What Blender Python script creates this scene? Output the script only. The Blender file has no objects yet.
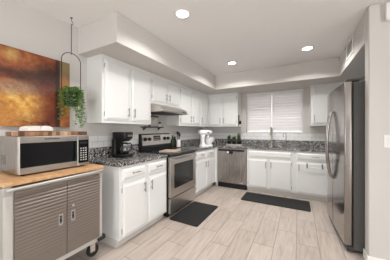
import bpy, bmesh, math, random
from math import pi, sin, cos, radians
from mathutils import Vector, Matrix, Quaternion
random.seed(7)
C = bpy.context.scene.collection
S = bpy.context.scene

# ---------------------------------------------------------------- camera, world, exposure
cam = bpy.data.cameras.new('camera'); co = bpy.data.objects.new('camera', cam); C.objects.link(co)
cam.sensor_fit = 'HORIZONTAL'; cam.sensor_width = 36.0; cam.lens = 190.12/390*36
cam.clip_start = 0.02
co.location = (0, 0, 1.267); co.rotation_euler = (pi/2, 0, radians(28.569))
S.camera = co
W = bpy.data.worlds.new('world'); S.world = W; W.use_nodes = True
bg = W.node_tree.nodes['Background']; bg.inputs[0].default_value = (0.965, 0.985, 1.0, 1); bg.inputs[1].default_value = 4.3
S.view_settings.view_transform = 'Standard'; S.view_settings.look = 'None'
S.view_settings.gamma = 1; S.view_settings.use_curve_mapping = False
S.view_settings.exposure = 0.70
LAMP_W = 9.0

# ---------------------------------------------------------------- dimensions (metres)
CE = 2.44; SOF = 2.134
XW = -2.23; YB = 4.56; XR = 0.58; YN = 2.353      # left wall, back wall, right wall plane, near right wall plane
FB = -1.667; FU = -1.954                           # left base / upper fronts
BB = 4.0; BU = 4.268                               # back base / upper fronts
CT0, CT1 = 0.876, 0.914

# ---------------------------------------------------------------- materials
def mat(name, col, rough=0.5, metal=0.0, **kw):
    m = bpy.data.materials.new(name); m.use_nodes = True
    b = m.node_tree.nodes['Principled BSDF']
    b.inputs['Base Color'].default_value = (*col, 1); b.inputs['Roughness'].default_value = rough
    b.inputs['Metallic'].default_value = metal
    for k, v in kw.items():
        b.inputs[k.replace('_', ' ')].default_value = v
    return m
class NT:
    def __init__(s, m): s.t = m.node_tree; s.b = s.t.nodes['Principled BSDF']
    def n(s, ty, ins=None, **pr):
        x = s.t.nodes.new(ty)
        for k, v in pr.items(): setattr(x, k, v)
        for k, v in (ins or {}).items(): s.i(x, k, v)
        return x
    def i(s, x, k, v):
        if isinstance(v, bpy.types.NodeSocket): s.t.links.new(v, x.inputs[k])
        else: x.inputs[k].default_value = v
    def math(s, op, a, b=0.0, c=None):
        x = s.n('ShaderNodeMath', {0: a, 1: b}, operation=op)
        if c is not None: s.i(x, 2, c)
        return x.outputs[0]
    def obj(s): return s.n('ShaderNodeTexCoord').outputs['Object']
    def ramp(s, f, stops, interp='LINEAR'):
        r = s.n('ShaderNodeValToRGB', {'Fac': f}); r.color_ramp.interpolation = interp
        e = r.color_ramp.elements
        while len(e) < len(stops): e.new(0.5)
        for q, (p, c) in zip(e, stops): q.position = p; q.color = (*c, 1) if len(c) == 3 else c
        return r.outputs[0]
    def mix(s, f, a, b, bt='MIX'):
        x = s.n('ShaderNodeMix', data_type='RGBA', blend_type=bt)
        s.i(x, 0, f); s.i(x, 6, a if not isinstance(a, tuple) else (*a, 1)); s.i(x, 7, b if not isinstance(b, tuple) else (*b, 1))
        return x.outputs[2]
    def noise(s, v, scale, detail=2, rough=0.5):
        return s.n('ShaderNodeTexNoise', {'Vector': v, 'Scale': scale, 'Detail': detail, 'Roughness': rough}).outputs[0]
    def map(s, v, sc=(1, 1, 1), loc=(0, 0, 0)):
        return s.n('ShaderNodeMapping', {'Vector': v, 'Scale': sc, 'Location': loc}).outputs[0]
    def sep(s, v):
        o = s.n('ShaderNodeSeparateXYZ', {0: v}).outputs; return o[0], o[1], o[2]
    def comb(s, x, y, z=0.0): return s.n('ShaderNodeCombineXYZ', {0: x, 1: y, 2: z}).outputs[0]
    def color(s, c): s.i(s.b, 'Base Color', c)
    def bump(s, h, strength=0.2, dist=0.002):
        s.i(s.b, 'Normal', s.n('ShaderNodeBump', {'Height': h, 'Strength': strength, 'Distance': dist}).outputs[0])

def m_wall(name, col):
    m = mat(name, col, 0.75); t = NT(m); n = t.noise(t.obj(), 90, 3); t.bump(n, 0.12, 0.002); return m
M = {}
M['wall'] = m_wall('wall paint', (0.60, 0.575, 0.545))
M['ceiling'] = m_wall('ceiling paint', (0.86, 0.85, 0.835))
def m_cab():
    m = mat('cabinet paint', (0.74, 0.74, 0.73), 0.38); t = NT(m)
    n = t.noise(t.map(t.obj(), (40, 40, 6)), 3, 2); t.bump(n, 0.05, 0.001); return m
M['cab'] = m_cab()
M['trim'] = mat('white trim paint', (0.82, 0.81, 0.78), 0.4)
M['toe'] = mat('toe kick paint', (0.60, 0.58, 0.55), 0.6)
def m_steel(name, col, rough, axis=2):
    m = mat(name, col, rough, 1.0); t = NT(m)
    sc = [260, 260, 260]; sc[axis] = 4
    n = t.noise(t.map(t.obj(), tuple(sc)), 1, 2)
    t.i(t.b, 'Roughness', t.math('MULTIPLY_ADD', n, 0.06, rough-0.03)); t.bump(n, 0.015, 0.0003)
    return m
M['steel'] = m_steel('brushed stainless steel', (0.37, 0.345, 0.325), 0.27, 2)
M['fridge_steel'] = m_steel('fridge stainless steel', (0.36, 0.335, 0.32), 0.17, 2)
M['steel_h'] = m_steel('brushed stainless steel horizontal grain', (0.54, 0.505, 0.475), 0.30, 0)
M['chrome'] = mat('polished chrome', (0.72, 0.71, 0.69), 0.14, 1.0)
M['nickel'] = mat('satin nickel', (0.32, 0.31, 0.30), 0.35, 1.0)
M['faucet'] = mat('warm brushed nickel', (0.42, 0.38, 0.32), 0.3, 1.0)
M['black'] = mat('black plastic', (0.010, 0.010, 0.011), 0.35, Specular_IOR_Level=0.3)
M['blackgloss'] = mat('black glass', (0.005, 0.005, 0.006), 0.06, Specular_IOR_Level=0.25)
M['cooktop'] = mat('ceramic cooktop glass', (0.02, 0.02, 0.02), 0.10)
M['oven_glass'] = mat('tinted oven glass', (0.020, 0.019, 0.018), 0.10, Specular_IOR_Level=0.35)
M['grey'] = mat('grey painted metal', (0.085, 0.083, 0.081), 0.5, 0.0)
M['darkgrey'] = mat('dark grey plastic', (0.05, 0.05, 0.05), 0.5)
M['rubber'] = mat('black rubber', (0.016, 0.016, 0.016), 0.6)
M['white'] = mat('white plastic', (0.82, 0.81, 0.79), 0.35)
M['enamel'] = mat('white enamel', (0.80, 0.80, 0.80), 0.2)
def m_mat():
    m = mat('black foam mat', (0.015, 0.0145, 0.014), 0.65, Specular_IOR_Level=0.3); t = NT(m)
    v = t.n('ShaderNodeTexVoronoi', {'Vector': t.obj(), 'Scale': 120.0}).outputs[0]; t.bump(v, 0.3, 0.002); return m
M['mat'] = m_mat()
def m_granite():
    m = mat('speckled granite', (0.1, 0.1, 0.1), 0.16); t = NT(m); o = t.obj()
    a = t.n('ShaderNodeTexVoronoi', {'Vector': o, 'Scale': 85.0}).outputs['Color']
    ar = t.sep(a)[0]
    base = t.ramp(ar, [(0.0, (0.010, 0.010, 0.011)), (0.27, (0.06, 0.057, 0.055)), (0.44, (0.18, 0.173, 0.166)), (0.66, (0.33, 0.315, 0.30)), (0.85, (0.60, 0.58, 0.56))], 'CONSTANT')
    n = t.noise(o, 26, 4, 0.6)
    dark = t.ramp(n, [(0.45, (0, 0, 0)), (0.62, (1, 1, 1))])
    c = t.mix(t.math('MULTIPLY', dark, 0.3), base, (0.03, 0.029, 0.028))
    f = t.noise(o, 150, 2); fl = t.ramp(f, [(0.60, (0, 0, 0)), (0.68, (1, 1, 1))])
    c = t.mix(t.math('MULTIPLY', fl, 0.6), c, (0.5, 0.47, 0.45))
    t.color(c); return m
M['granite'] = m_granite()
def m_floor():
    m = mat('wood look floor tile', (0.5, 0.45, 0.4), 0.42); t = NT(m)
    x, y, z = t.sep(t.obj())
    xs = t.math('DIVIDE', t.math('SUBTRACT', x, 0.195), 0.2155)
    k = t.math('FLOOR', xs); fx = t.math('SUBTRACT', xs, k)
    ys = t.math('DIVIDE', t.math('ADD', t.math('SUBTRACT', y, 2.2), t.math('MULTIPLY', k, 0.2167)), 0.65)
    j = t.math('FLOOR', ys); fy = t.math('SUBTRACT', ys, j)
    ex = t.math('MULTIPLY', t.math('MINIMUM', fx, t.math('SUBTRACT', 1.0, fx)), 0.2155)
    ey = t.math('MULTIPLY', t.math('MINIMUM', fy, t.math('SUBTRACT', 1.0, fy)), 0.65)
    e = t.math('MINIMUM', ex, ey)
    grout = t.math('LESS_THAN', e, 0.0028)
    wn = t.n('ShaderNodeTexWhiteNoise', {'Vector': t.comb(k, j)}, noise_dimensions='3D').outputs['Value']
    off = t.math('MULTIPLY', wn, 17.0)
    gv = t.comb(t.math('MULTIPLY', x, 1.0), t.math('ADD', t.math('MULTIPLY', y, 0.10), off), off)
    g = t.noise(gv, 34, 5, 0.62)
    g2 = t.noise(t.comb(t.math('MULTIPLY', x, 1.0), t.math('ADD', t.math('MULTIPLY', y, 0.35), off)), 7, 3, 0.6)
    c = t.ramp(g, [(0.28, (0.32, 0.262, 0.222)), (0.48, (0.44, 0.375, 0.328)), (0.72, (0.53, 0.462, 0.415))])
    c = t.mix(t.ramp(g2, [(0.35, (0.0,)*3), (0.75, (0.55,)*3)]), c, (0.52, 0.462, 0.42))
    tint = t.ramp(wn, [(0, (0.90, 0.885, 0.87)), (1, (1.04, 1.03, 1.02))])
    c = t.mix(1.0, c, tint, 'MULTIPLY')
    c = t.mix(grout, c, (0.20, 0.17, 0.148))
    t.color(c)
    t.bump(t.math('MINIMUM', t.math('DIVIDE', e, 0.004), 1.0), 0.35, 0.0015)
    return m
M['floor'] = m_floor()
def m_tile(axis):      # white subway tile, axis = horizontal object axis
    m = mat('white subway tile', (0.8, 0.8, 0.8), 0.12); t = NT(m); o = t.sep(t.obj())
    v = t.comb(o[axis], t.math('SUBTRACT', o[2], 1.046))
    br = t.n('ShaderNodeTexBrick', {'Vector': v, 'Color1': (0.80, 0.80, 0.785, 1), 'Color2': (0.77, 0.77, 0.76, 1), 'Mortar': (0.46, 0.45, 0.44, 1),
             'Scale': 1.0, 'Mortar Size': 0.0022, 'Mortar Smooth': 0.1, 'Brick Width': 0.152, 'Row Height': 0.0745})
    t.color(br.outputs[0]); t.bump(t.math('SUBTRACT', 1.0, br.outputs[1]), 0.4, 0.001); return m
M['tile_x'] = m_tile(0); M['tile_y'] = m_tile(1)
def m_wood(name, c0, c1, c2, axis=1, scale=30, rough=0.45):
    m = mat(name, c1, rough); t = NT(m); sc = [1, 1, 1]; sc[axis] = 0.08
    g = t.noise(t.map(t.obj(), tuple(sc)), scale, 4, 0.6)
    t.color(t.ramp(g, [(0.3, c0), (0.5, c1), (0.72, c2)])); return m
M['butcher'] = m_wood('butcher block maple', (0.44, 0.24, 0.10), (0.57, 0.33, 0.16), (0.66, 0.42, 0.22))
M['pinkwood'] = m_wood('pale wooden board', (0.50, 0.37, 0.28), (0.58, 0.44, 0.34), (0.62, 0.49, 0.39))
M['redwood'] = m_wood('reddish wood', (0.06, 0.016, 0.010), (0.10, 0.028, 0.018), (0.14, 0.045, 0.03))
def m_endgrain():
    m = mat('end grain block', (0.4, 0.22, 0.12), 0.55); t = NT(m); x, y, z = t.sep(t.obj())
    k = t.math('FLOOR', t.math('DIVIDE', y, 0.031)); k2 = t.math('FLOOR', t.math('DIVIDE', x, 0.031))
    wn = t.n('ShaderNodeTexWhiteNoise', {'Vector': t.comb(k, k2)}, noise_dimensions='3D').outputs['Value']
    c = t.ramp(wn, [(0, (0.07, 0.028, 0.012)), (0.4, (0.20, 0.09, 0.04)), (0.7, (0.36, 0.19, 0.09)), (1, (0.55, 0.36, 0.22))])
    t.color(c); return m
M['endgrain'] = m_endgrain()
M['taupe'] = mat('taupe metallic paint', (0.205, 0.17, 0.145), 0.4, 0.35)
M['paleframe'] = mat('pale grey metal frame', (0.56, 0.54, 0.51), 0.4, 0.35)
M['cartside'] = mat('cart side metal', (0.40, 0.385, 0.37), 0.4, 0.4)
def m_blind():
    m = mat('white blind slat', (0.78, 0.755, 0.745), 0.5); t = NT(m)
    tr = t.n('ShaderNodeBsdfTranslucent', {'Color': (0.80, 0.77, 0.76, 1)})
    mx = t.n('ShaderNodeMixShader', {0: 0.2, 1: t.b.outputs[0], 2: tr.outputs[0]})
    t.t.links.new(mx.outputs[0], t.t.nodes['Material Output'].inputs[0]); return m
M['blind'] = m_blind()
M['glass'] = mat('clear glass', (0.95, 0.96, 0.96), 0.02, 0, Transmission_Weight=1.0, IOR=1.45)
M['darkglass'] = mat('smoky glass', (0.25, 0.22, 0.20), 0.03, 0, Transmission_Weight=1.0, IOR=1.3)
M['coffee'] = mat('coffee', (0.02, 0.009, 0.004), 0.1)
def m_leaf(name, a, b):
    m = mat(name, a, 0.5); t = NT(m); n = t.noise(t.obj(), 60, 2)
    t.color(t.ramp(n, [(0.35, a), (0.68, b)])); return m
M['leaf'] = m_leaf('trailing leaf', (0.06, 0.19, 0.03), (0.28, 0.48, 0.11))
M['herb'] = m_leaf('herb leaf', (0.03, 0.10, 0.022), (0.11, 0.23, 0.07))
M['stem'] = mat('plant stem', (0.16, 0.20, 0.05), 0.6)
M['soil'] = mat('potting soil', (0.03, 0.02, 0.014), 0.9)
M['black_metal'] = mat('dark bronze wire', (0.025, 0.022, 0.02), 0.4, 0.8)
M['oil'] = mat('dark green bottle glass', (0.02, 0.04, 0.012), 0.08)
M['purple'] = mat('dark purple silicone', (0.045, 0.012, 0.035), 0.45)
M['paper'] = mat('white paper', (0.80, 0.79, 0.76), 0.7)
M['glow'] = mat('lit lamp diffuser', (1, 1, 1), 0.5, 0, Emission_Color=(1.0, 0.97, 0.92, 1), Emission_Strength=6.0)
M['screen'] = mat('dark control screen', (0.02, 0.022, 0.026), 0.15)
M['keytext'] = mat('light grey key print', (0.42, 0.42, 0.41), 0.5)
M['maroon'] = mat('dark red fabric', (0.10, 0.02, 0.018), 0.7)
def m_painting():
    m = mat('abstract oil paint', (0.5, 0.3, 0.1), 0.55); t = NT(m); o = t.obj()
    x, y, z = t.sep(o)           # y: 0 at the canvas left edge .. 0.97, z: 0 bottom .. 0.693
    n1 = t.noise(t.map(o, (1, 1, 1.3)), 5, 5, 0.6); n2 = t.noise(t.map(o, (1, 1, 1), (3, 7, 2)), 11, 5, 0.65); n3 = t.noise(t.map(o, (1, 0.6, 1.4), (9, 1, 4)), 3, 4, 0.6)
    def blob(cy, cz, ry, rz, soft=0.5, wob=0.35):
        dy = t.math('DIVIDE', t.math('SUBTRACT', y, cy), ry); dz = t.math('DIVIDE', t.math('SUBTRACT', z, cz), rz)
        d = t.math('SQRT', t.math('ADD', t.math('MULTIPLY', dy, dy), t.math('MULTIPLY', dz, dz)))
        d = t.math('ADD', d, t.math('MULTIPLY', t.math('SUBTRACT', n2, 0.5), wob*2))
        q = t.n('ShaderNodeMapRange', {0: d, 1: 1.0+soft, 2: 1.0-soft, 3: 0.0, 4: 1.0}, clamp=True); return q.outputs[0]
    br = t.noise(t.map(o, (1, 1, 1.2), (4, 2, 8)), 26, 5, 0.7)
    c = t.ramp(n1, [(0.30, (0.07, 0.014, 0.008)), (0.47, (0.22, 0.050, 0.016)), (0.66, (0.36, 0.115, 0.032))])
    c = t.mix(t.math('MULTIPLY', blob(0.53, 0.20, 0.19, 0.15, 0.6), 0.95), c, t.ramp(n2, [(0.32, (0.40, 0.15, 0.025)), (0.50, (0.66, 0.34, 0.06)), (0.66, (0.80, 0.55, 0.17))]))
    c = t.mix(t.math('MULTIPLY', blob(0.44, 0.08, 0.12, 0.10, 0.6), 0.8), c, (0.50, 0.22, 0.05))
    c = t.mix(t.math('MULTIPLY', blob(0.50, 0.345, 0.15, 0.055, 0.6), 0.75), c, t.ramp(n2, [(0.35, (0.26, 0.11, 0.06)), (0.62, (0.40, 0.29, 0.22))]))
    c = t.mix(t.math('MULTIPLY', blob(0.70, 0.37, 0.13, 0.05, 0.6), 0.6), c, (0.22, 0.12, 0.09))
    c = t.mix(t.math('MULTIPLY', blob(0.50, 0.60, 0.20, 0.09, 0.6), 0.7), c, t.ramp(n2, [(0.35, (0.26, 0.055, 0.016)), (0.62, (0.48, 0.17, 0.05))]))
    c = t.mix(t.math('MULTIPLY', blob(0.48, 0.63, 0.05, 0.05, 0.6), 0.75), c, (0.62, 0.38, 0.12))
    c = t.mix(t.math('MULTIPLY', blob(0.45, 0.475, 0.34, 0.035, 0.9, 0.3), 0.9), c, (0.050, 0.016, 0.010))
    c = t.mix(t.math('MULTIPLY', blob(0.77, 0.485, 0.17, 0.12, 0.6), 0.95), c, (0.035, 0.017, 0.012))
    c = t.mix(t.math('MULTIPLY', blob(0.77, 0.18, 0.10, 0.22, 0.7), 0.7), c, (0.20, 0.034, 0.016))
    c = t.mix(1.0, c, t.ramp(br, [(0.3, (0.62, 0.60, 0.58)), (0.68, (1.22, 1.2, 1.16))]), 'MULTIPLY')
    strip = t.math('GREATER_THAN', t.math('ADD', y, t.math('MULTIPLY', t.math('SUBTRACT', n2, 0.5), 0.02)), 0.865)
    sc = t.n('ShaderNodeMapRange', {0: z, 1: 0.40, 2: 0.60}, clamp=True).outputs[0]
    scol = t.mix(sc, t.ramp(n2, [(0.3, (0.22, 0.05, 0.016)), (0.62, (0.50, 0.18, 0.05))]), t.ramp(n1, [(0.3, (0.13, 0.10, 0.045)), (0.7, (0.25, 0.20, 0.10))]))
    c = t.mix(t.math('MULTIPLY', strip, 0.9), c, scol)
    dk = t.n('ShaderNodeMapRange', {0: t.math('ABSOLUTE', t.math('SUBTRACT', y, 0.845)), 1: 0.032, 2: 0.012}, clamp=True).outputs[0]
    c = t.mix(t.math('MULTIPLY', dk, 0.85), c, (0.022, 0.012, 0.009))
    t.color(c); t.bump(n2, 0.3, 0.002); return m
M['painting'] = m_painting()

# ---------------------------------------------------------------- mesh helpers
class MB:
    def __init__(s): s.bm = bmesh.new()
    def box(s, x0, y0, z0, x1, y1, z1):
        v = [s.bm.verts.new(p) for p in ((x0,y0,z0),(x1,y0,z0),(x1,y1,z0),(x0,y1,z0),(x0,y0,z1),(x1,y0,z1),(x1,y1,z1),(x0,y1,z1))]
        for f in ((3,2,1,0),(4,5,6,7),(0,1,5,4),(1,2,6,5),(2,3,7,6),(3,0,4,7)): s.bm.faces.new([v[i] for i in f])
        return s
    def loft(s, rings, cap0=True, cap1=True, closed=True):
        R = [[s.bm.verts.new(p) for p in r] for r in rings]; n = len(R[0])
        for a, b in zip(R, R[1:]):
            for i in range(n if closed else n-1):
                j = (i+1) % n
                try: s.bm.faces.new((a[i], a[j], b[j], b[i]))
                except ValueError: pass
        if cap0: s.bm.faces.new(R[0][::-1])
        if cap1: s.bm.faces.new(R[-1])
        return s
    def panel(s, x0, z0, x1, z1, y0, y1, bl=0.018, bt=None, bb=None, step=0.004):
        """door / drawer slab, back at y0, front at y1 (y1<y0), with a sloped routed edge"""
        bt = bl if bt is None else bt; bb = bl if bb is None else bb
        r = lambda a, b, t, y: [(x0+a, y, z0+b), (x1-a, y, z0+b), (x1-a, y, z1-t), (x0+a, y, z1-t)]
        ym = y1+(y0-y1)*0.42; h = 0.35
        s.loft([r(0, 0, 0, y0), r(0, 0, 0, ym+0.002), r(0.002, 0.002, 0.002, ym), r(bl*h, bb*h, bt*h, ym), r(bl, bb, bt, y1+0.001), r(bl+0.003, bb+0.003, bt+0.003, y1)])
        return s
    def cyl(s, p, q, r, n=16, r2=None):
        p = Vector(p); q = Vector(q); d = (q-p).normalized(); a = d.orthogonal().normalized(); b = d.cross(a); r2 = r if r2 is None else r2
        s.loft([[p+(a*cos(2*pi*i/n)+b*sin(2*pi*i/n))*r for i in range(n)], [q+(a*cos(2*pi*i/n)+b*sin(2*pi*i/n))*r2 for i in range(n)]]); return s
    def tube(s, pts, r, n=8, closed=False):
        pts = [Vector(p) for p in pts]; rings = []; up = None
        for i, p in enumerate(pts):
            d = ((pts[(i+1) % len(pts)] if (closed or i < len(pts)-1) else p) - (pts[i-1] if (closed or i) else p)).normalized()
            if up is None: up = d.orthogonal().normalized()
            a = (up - d*up.dot(d))
            a = a.normalized() if a.length > 1e-6 else d.orthogonal().normalized(); up = a; b = d.cross(a)
            rr = r[i] if isinstance(r, (list, tuple)) else r
            rings.append([p+(a*cos(2*pi*k/n)+b*sin(2*pi*k/n))*rr for k in range(n)])
        if closed: rings.append(rings[0]); s.loft(rings, False, False)
        else: s.loft(rings)
        return s
    def lathe(s, prof, cx=0, cy=0, n=24, sx=1, sy=1, cap0=True, cap1=True):
        s.loft([[(cx+r*sx*cos(2*pi*i/n), cy+r*sy*sin(2*pi*i/n), z) for i in range(n)] for r, z in prof], cap0, cap1); return s
    def prism(s, poly, axis, a, b):
        """extrude a 2-D outline along axis (0,1,2) from a to b"""
        def P(p, t):
            q = list(p); q.insert(axis, t); return tuple(q)
        s.loft([[P(p, a) for p in poly], [P(p, b) for p in poly]]); return s
    def ell(s, c, r, n=16, m=10, rot=None):
        rings = []
        for i in range(1, m):
            ph = -pi/2+pi*i/m
            rings.append([Vector((r[0]*cos(ph)*cos(2*pi*k/n), r[1]*cos(ph)*sin(2*pi*k/n), r[2]*sin(ph))) for k in range(n)])
        if rot is not None: rings = [[rot @ p for p in q] for q in rings]
        s.loft([[p+Vector(c) for p in q] for q in rings]); return s
    def leaf(s, p, d, nrm, L, w):
        p = Vector(p); d = Vector(d).normalized(); nrm = Vector(nrm); sd = d.cross(nrm)
        sd = sd.normalized() if sd.length > 1e-4 else d.orthogonal().normalized(); u = sd.cross(d)
        q = [p, p+d*L*.35+sd*w*.5+u*L*.04, p+d*L, p+d*L*.35-sd*w*.5+u*L*.04, p+d*L*.4-u*L*.06]
        v = [s.bm.verts.new(t) for t in q]
        for f in ((0, 1, 4), (1, 2, 4), (2, 3, 4), (3, 0, 4)): s.bm.faces.new([v[i] for i in f])
        return s
    def build(s, name, m, parent=None, bevel=0.0, smooth=False, loc=None, seg=2):
        bmesh.ops.recalc_face_normals(s.bm, faces=s.bm.faces)
        me = bpy.data.meshes.new(name); s.bm.to_mesh(me); s.bm.free(); me.materials.append(m)
        o = bpy.data.objects.new(name, me); C.objects.link(o)
        if parent is not None: o.parent = parent
        if loc is not None: o.location = loc
        if smooth:
            for p in me.polygons: p.use_smooth = True
            es = o.modifiers.new('split', 'EDGE_SPLIT'); es.split_angle = radians(40)
        if bevel:
            b = o.modifiers.new('bevel', 'BEVEL'); b.width = bevel; b.segments = seg; b.limit_method = 'ANGLE'; b.angle_limit = radians(40)
            if smooth: o.modifiers.move(1, 0)
        return o
def rrect(x0, y0, x1, y1, r, n=5):
    P = []
    for cx, cy, a in ((x1-r, y1-r, 0), (x0+r, y1-r, pi/2), (x0+r, y0+r, pi), (x1-r, y0+r, 3*pi/2)):
        P += [(cx+r*cos(a+pi/2*i/n), cy+r*sin(a+pi/2*i/n)) for i in range(n+1)]
    return P
def tag(o, label, cat, group=None, kind=None):
    if label: o['label'] = label
    if cat: o['category'] = cat
    if group: o['group'] = group
    if kind: o['kind'] = kind
    return o
def thing(name, label, cat, loc=(0, 0, 0), rz=0.0, group=None):
    o = bpy.data.objects.new(name, None); C.objects.link(o); o.empty_display_size = 0.1
    o.location = loc; o.rotation_euler = (0, 0, rz); return tag(o, label, cat, group)
def struct(name, mb, m, label=None, cat=None, **k):
    o = mb.build(name, m, **k); o['kind'] = 'structure'; return tag(o, label, cat)

# ---------------------------------------------------------------- room shell
T = 0.12; YF = -2.6; XE = 3.2
struct('floor', MB().box(XW-T, YF, -0.08, XE, YB+T, 0), M['floor'], 'pale wood-look tile floor laid in staggered planks', 'floor')
struct('ceiling', MB().box(XW-T, YF, CE, XE, YB+T, CE+0.1), M['ceiling'], 'flat off-white ceiling with recessed lamps', 'ceiling')
struct('wall_left', MB().box(XW-T, YF, 0, XW, YB+T, CE), M['wall'], 'greige wall along the left, behind cart, painting and range', 'wall')
wx0, wx1, wz0, wz1 = -1.09, 0.085, 1.197, SOF-0.004
b = MB(); b.box(XW, YB, 0, wx0, YB+T, CE); b.box(wx1, YB, 0, 1.42, YB+T, CE); b.box(wx0, YB, 0, wx1, YB+T, wz0); b.box(wx0, YB, wz1, wx1, YB+T, CE)
struct('wall_back', b, M['wall'], 'greige wall at the far end around the window', 'wall')
struct('wall_alcove', MB().box(1.30, YN+0.125, 0, 1.42, YB, CE), M['wall'], 'wall at the back of the fridge alcove', 'wall')
struct('wall_right', MB().box(XR, YN, 0, XE, YN+0.125, CE), M['wall'], 'greige wall end beside the fridge, facing the camera', 'wall', bevel=0.012, seg=3)
b = MB(); b.box(XE, YF, 0, XE+T, -2.0, CE).box(XE, 0.2, 0, XE+T, YN, CE).box(XE, -2.0, 2.2, XE+T, 0.2, CE)  # unglazed gap out of view, placed and sized to steer world light inside
struct('wall_side', b, M['wall'], 'greige side wall of the adjoining room with a wide unseen opening sized to let in fill light', 'wall')
b = MB(); b.box(XW-T, YF-T, 0, -2.0, YF, CE).box(-0.2, YF-T, 0, XE+T, YF, CE).box(-2.0, YF-T, 2.1, -0.2, YF, CE).box(-2.0, YF-T, 0, -0.2, YF, 0.8)  # unseen opening, shifted and narrowed to balance light coming from behind
struct('wall_front', b, M['wall'], 'greige wall behind the camera with a bare opening shaped for fill light', 'wall')
struct('soffit_left', MB().box(XW, 1.273, SOF, -1.569, 3.796, CE), M['wall'], 'boxed soffit above the left upper cabinets', 'soffit', bevel=0.006)
struct('soffit_back', MB().box(XW, 3.796, SOF, 1.30, YB, CE), M['wall'], 'boxed soffit above the window and far cabinets', 'soffit', bevel=0.006)
struct('soffit_right', MB().box(XR, YN+0.125, SOF, 1.30, 3.796, CE), M['wall'], 'boxed soffit above the fridge alcove', 'soffit', bevel=0.006)
struct('baseboard_right', MB().prism([(YN-0.012, 0), (YN-0.012, 0.07), (YN-0.004, 0.085), (YN-0.001, 0.085), (YN-0.001, 0)], 0, XR-0.012, XE).box(XR-0.012, YN-0.001, 0, XR-0.001, YN+0.125, 0.082), M['trim'], 'white baseboard at the foot of the wall beside the fridge', 'baseboard', bevel=0.003)
struct('baseboard_left', MB().box(XW, YF, 0, XW+0.012, 1.38, 0.085), M['trim'], 'white baseboard at the foot of the left wall', 'baseboard', bevel=0.003)
struct('trim_1', MB().box(XW, 1.36, 1.046, XW+0.008, YB, 1.195), M['tile_y'], 'two rows of white subway tile on the left wall', 'tile')
struct('trim_2', MB().box(XW+0.008, YB-0.008, 1.046, 1.30, YB, 1.195), M['tile_x'], 'two rows of white subway tile under the window', 'tile')
# window: frame, mullion, glass, sill
wd = thing('window_1', 'wide window in the far wall above the sink', 'window'); wd['kind'] = 'structure'
b = MB(); fy0, fy1 = YB+0.05, YB+0.10
b.box(wx0, fy0, wz0, wx0+0.04, fy1, wz1).box(wx1-0.04, fy0, wz0, wx1, fy1, wz1).box(wx0+0.04, fy0, wz0, wx1-0.04, fy1, wz0+0.04).box(wx0+0.04, fy0, wz1-0.04, wx1-0.04, fy1, wz1).box(-0.53, fy0, wz0+0.04, -0.50, fy1, wz1-0.04)
b.build('window_frame', M['white'], wd)
MB().box(wx0+0.04, fy0+0.02, wz0+0.04, -0.53, fy0+0.026, wz1-0.04).build('pane', M['glass'], wd)
MB().box(-0.50, fy0+0.02, wz0+0.04, wx1-0.04, fy0+0.026, wz1-0.04).build('pane', M['glass'], wd)

# ---------------------------------------------------------------- blinds
def blind(x0, x1, label):
    r = thing('window_blind', label, 'blind', ((x0+x1)/2, YB+0.012, wz0), 0, 'window blinds'); w = (x1-x0)/2
    H = wz1-wz0
    MB().box(-w, -0.006, H-0.055, w, 0.032, H-0.003).build('headrail', M['white'], r, 0.003)
    b = MB(); n = 14; z0 = 0.045; step = (H-0.056-z0)/n
    for i in range(n):
        z = z0+step*(i+0.5); a = radians(72 if i > 5 else (66 if i > 1 else 70)); hw = 0.0325
        ring = lambda x: [(x, 0.014+cos(a)*t*hw+sin(a)*q, z+sin(a)*t*hw*1.0-cos(a)*q) for t, q in ((-1, -.0012), (0, -.0036), (1, -.0012), (1, .0012), (0, -.0008), (-1, .0012))]
        b.loft([ring(-w+0.004), ring(w-0.004)])
    b.build('slats', M['blind'], r)
    MB().box(-w+0.002, 0.002, 0.012, w-0.002, 0.026, 0.034).build('bottom_rail', M['white'], r, 0.003)
    b = MB()
    for x in (-w*0.62, w*0.62): b.cyl((x, -0.009, 0.03), (x, -0.009, H-0.05), 0.0012, 6)
    b.build('ladder_cord', M['paper'], r)
blind(wx0+0.004, -0.525, 'left white horizontal blind in the window, above the dishwasher')
blind(-0.517, wx1-0.004, 'right white horizontal blind in the window, nearer the fridge')

# ---------------------------------------------------------------- recessed lamps
def downlight(x, y, label):
    r = thing('recessed_light', label, 'ceiling light', (x, y, CE-0.004), 0, 'recessed ceiling lights')
    MB().lathe([(0.062, -0.001), (0.085, -0.004), (0.092, 0.0), (0.092, 0.003), (0.062, 0.003)], n=32, cap0=False, cap1=False).build('trim_ring', M['white'], r, smooth=True)
    MB().lathe([(0.061, -0.001), (0.061, 0.003)], n=32).build('diffuser', M['glow'], r)
    L = bpy.data.lights.new('lamp', 'AREA'); L.shape = 'DISK'; L.size = 0.12; L.energy = LAMP_W; L.color = (1.0, 0.985, 0.965); L.spread = radians(148)
    lo = bpy.data.objects.new('lamp', L); C.objects.link(lo); lo.parent = r; lo.location = (0, 0, -0.008)
downlight(-1.028, 1.624, 'recessed ceiling lamp nearest the camera, in front of left soffit')
downlight(-1.024, 3.235, 'recessed ceiling lamp in the far left of ceiling')
downlight(0.111, 3.166, 'recessed ceiling lamp on the right, near the fridge')
downlight(1.6, -0.6, 'added unseen fill lamp in the ceiling behind the camera on the right')  # out-of-view lamp added to raise overall brightness
downlight(-1.1, -0.6, 'added unseen fill lamp in the ceiling behind the camera on the left')  # second added lamp, out of view, only for extra fill

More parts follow.
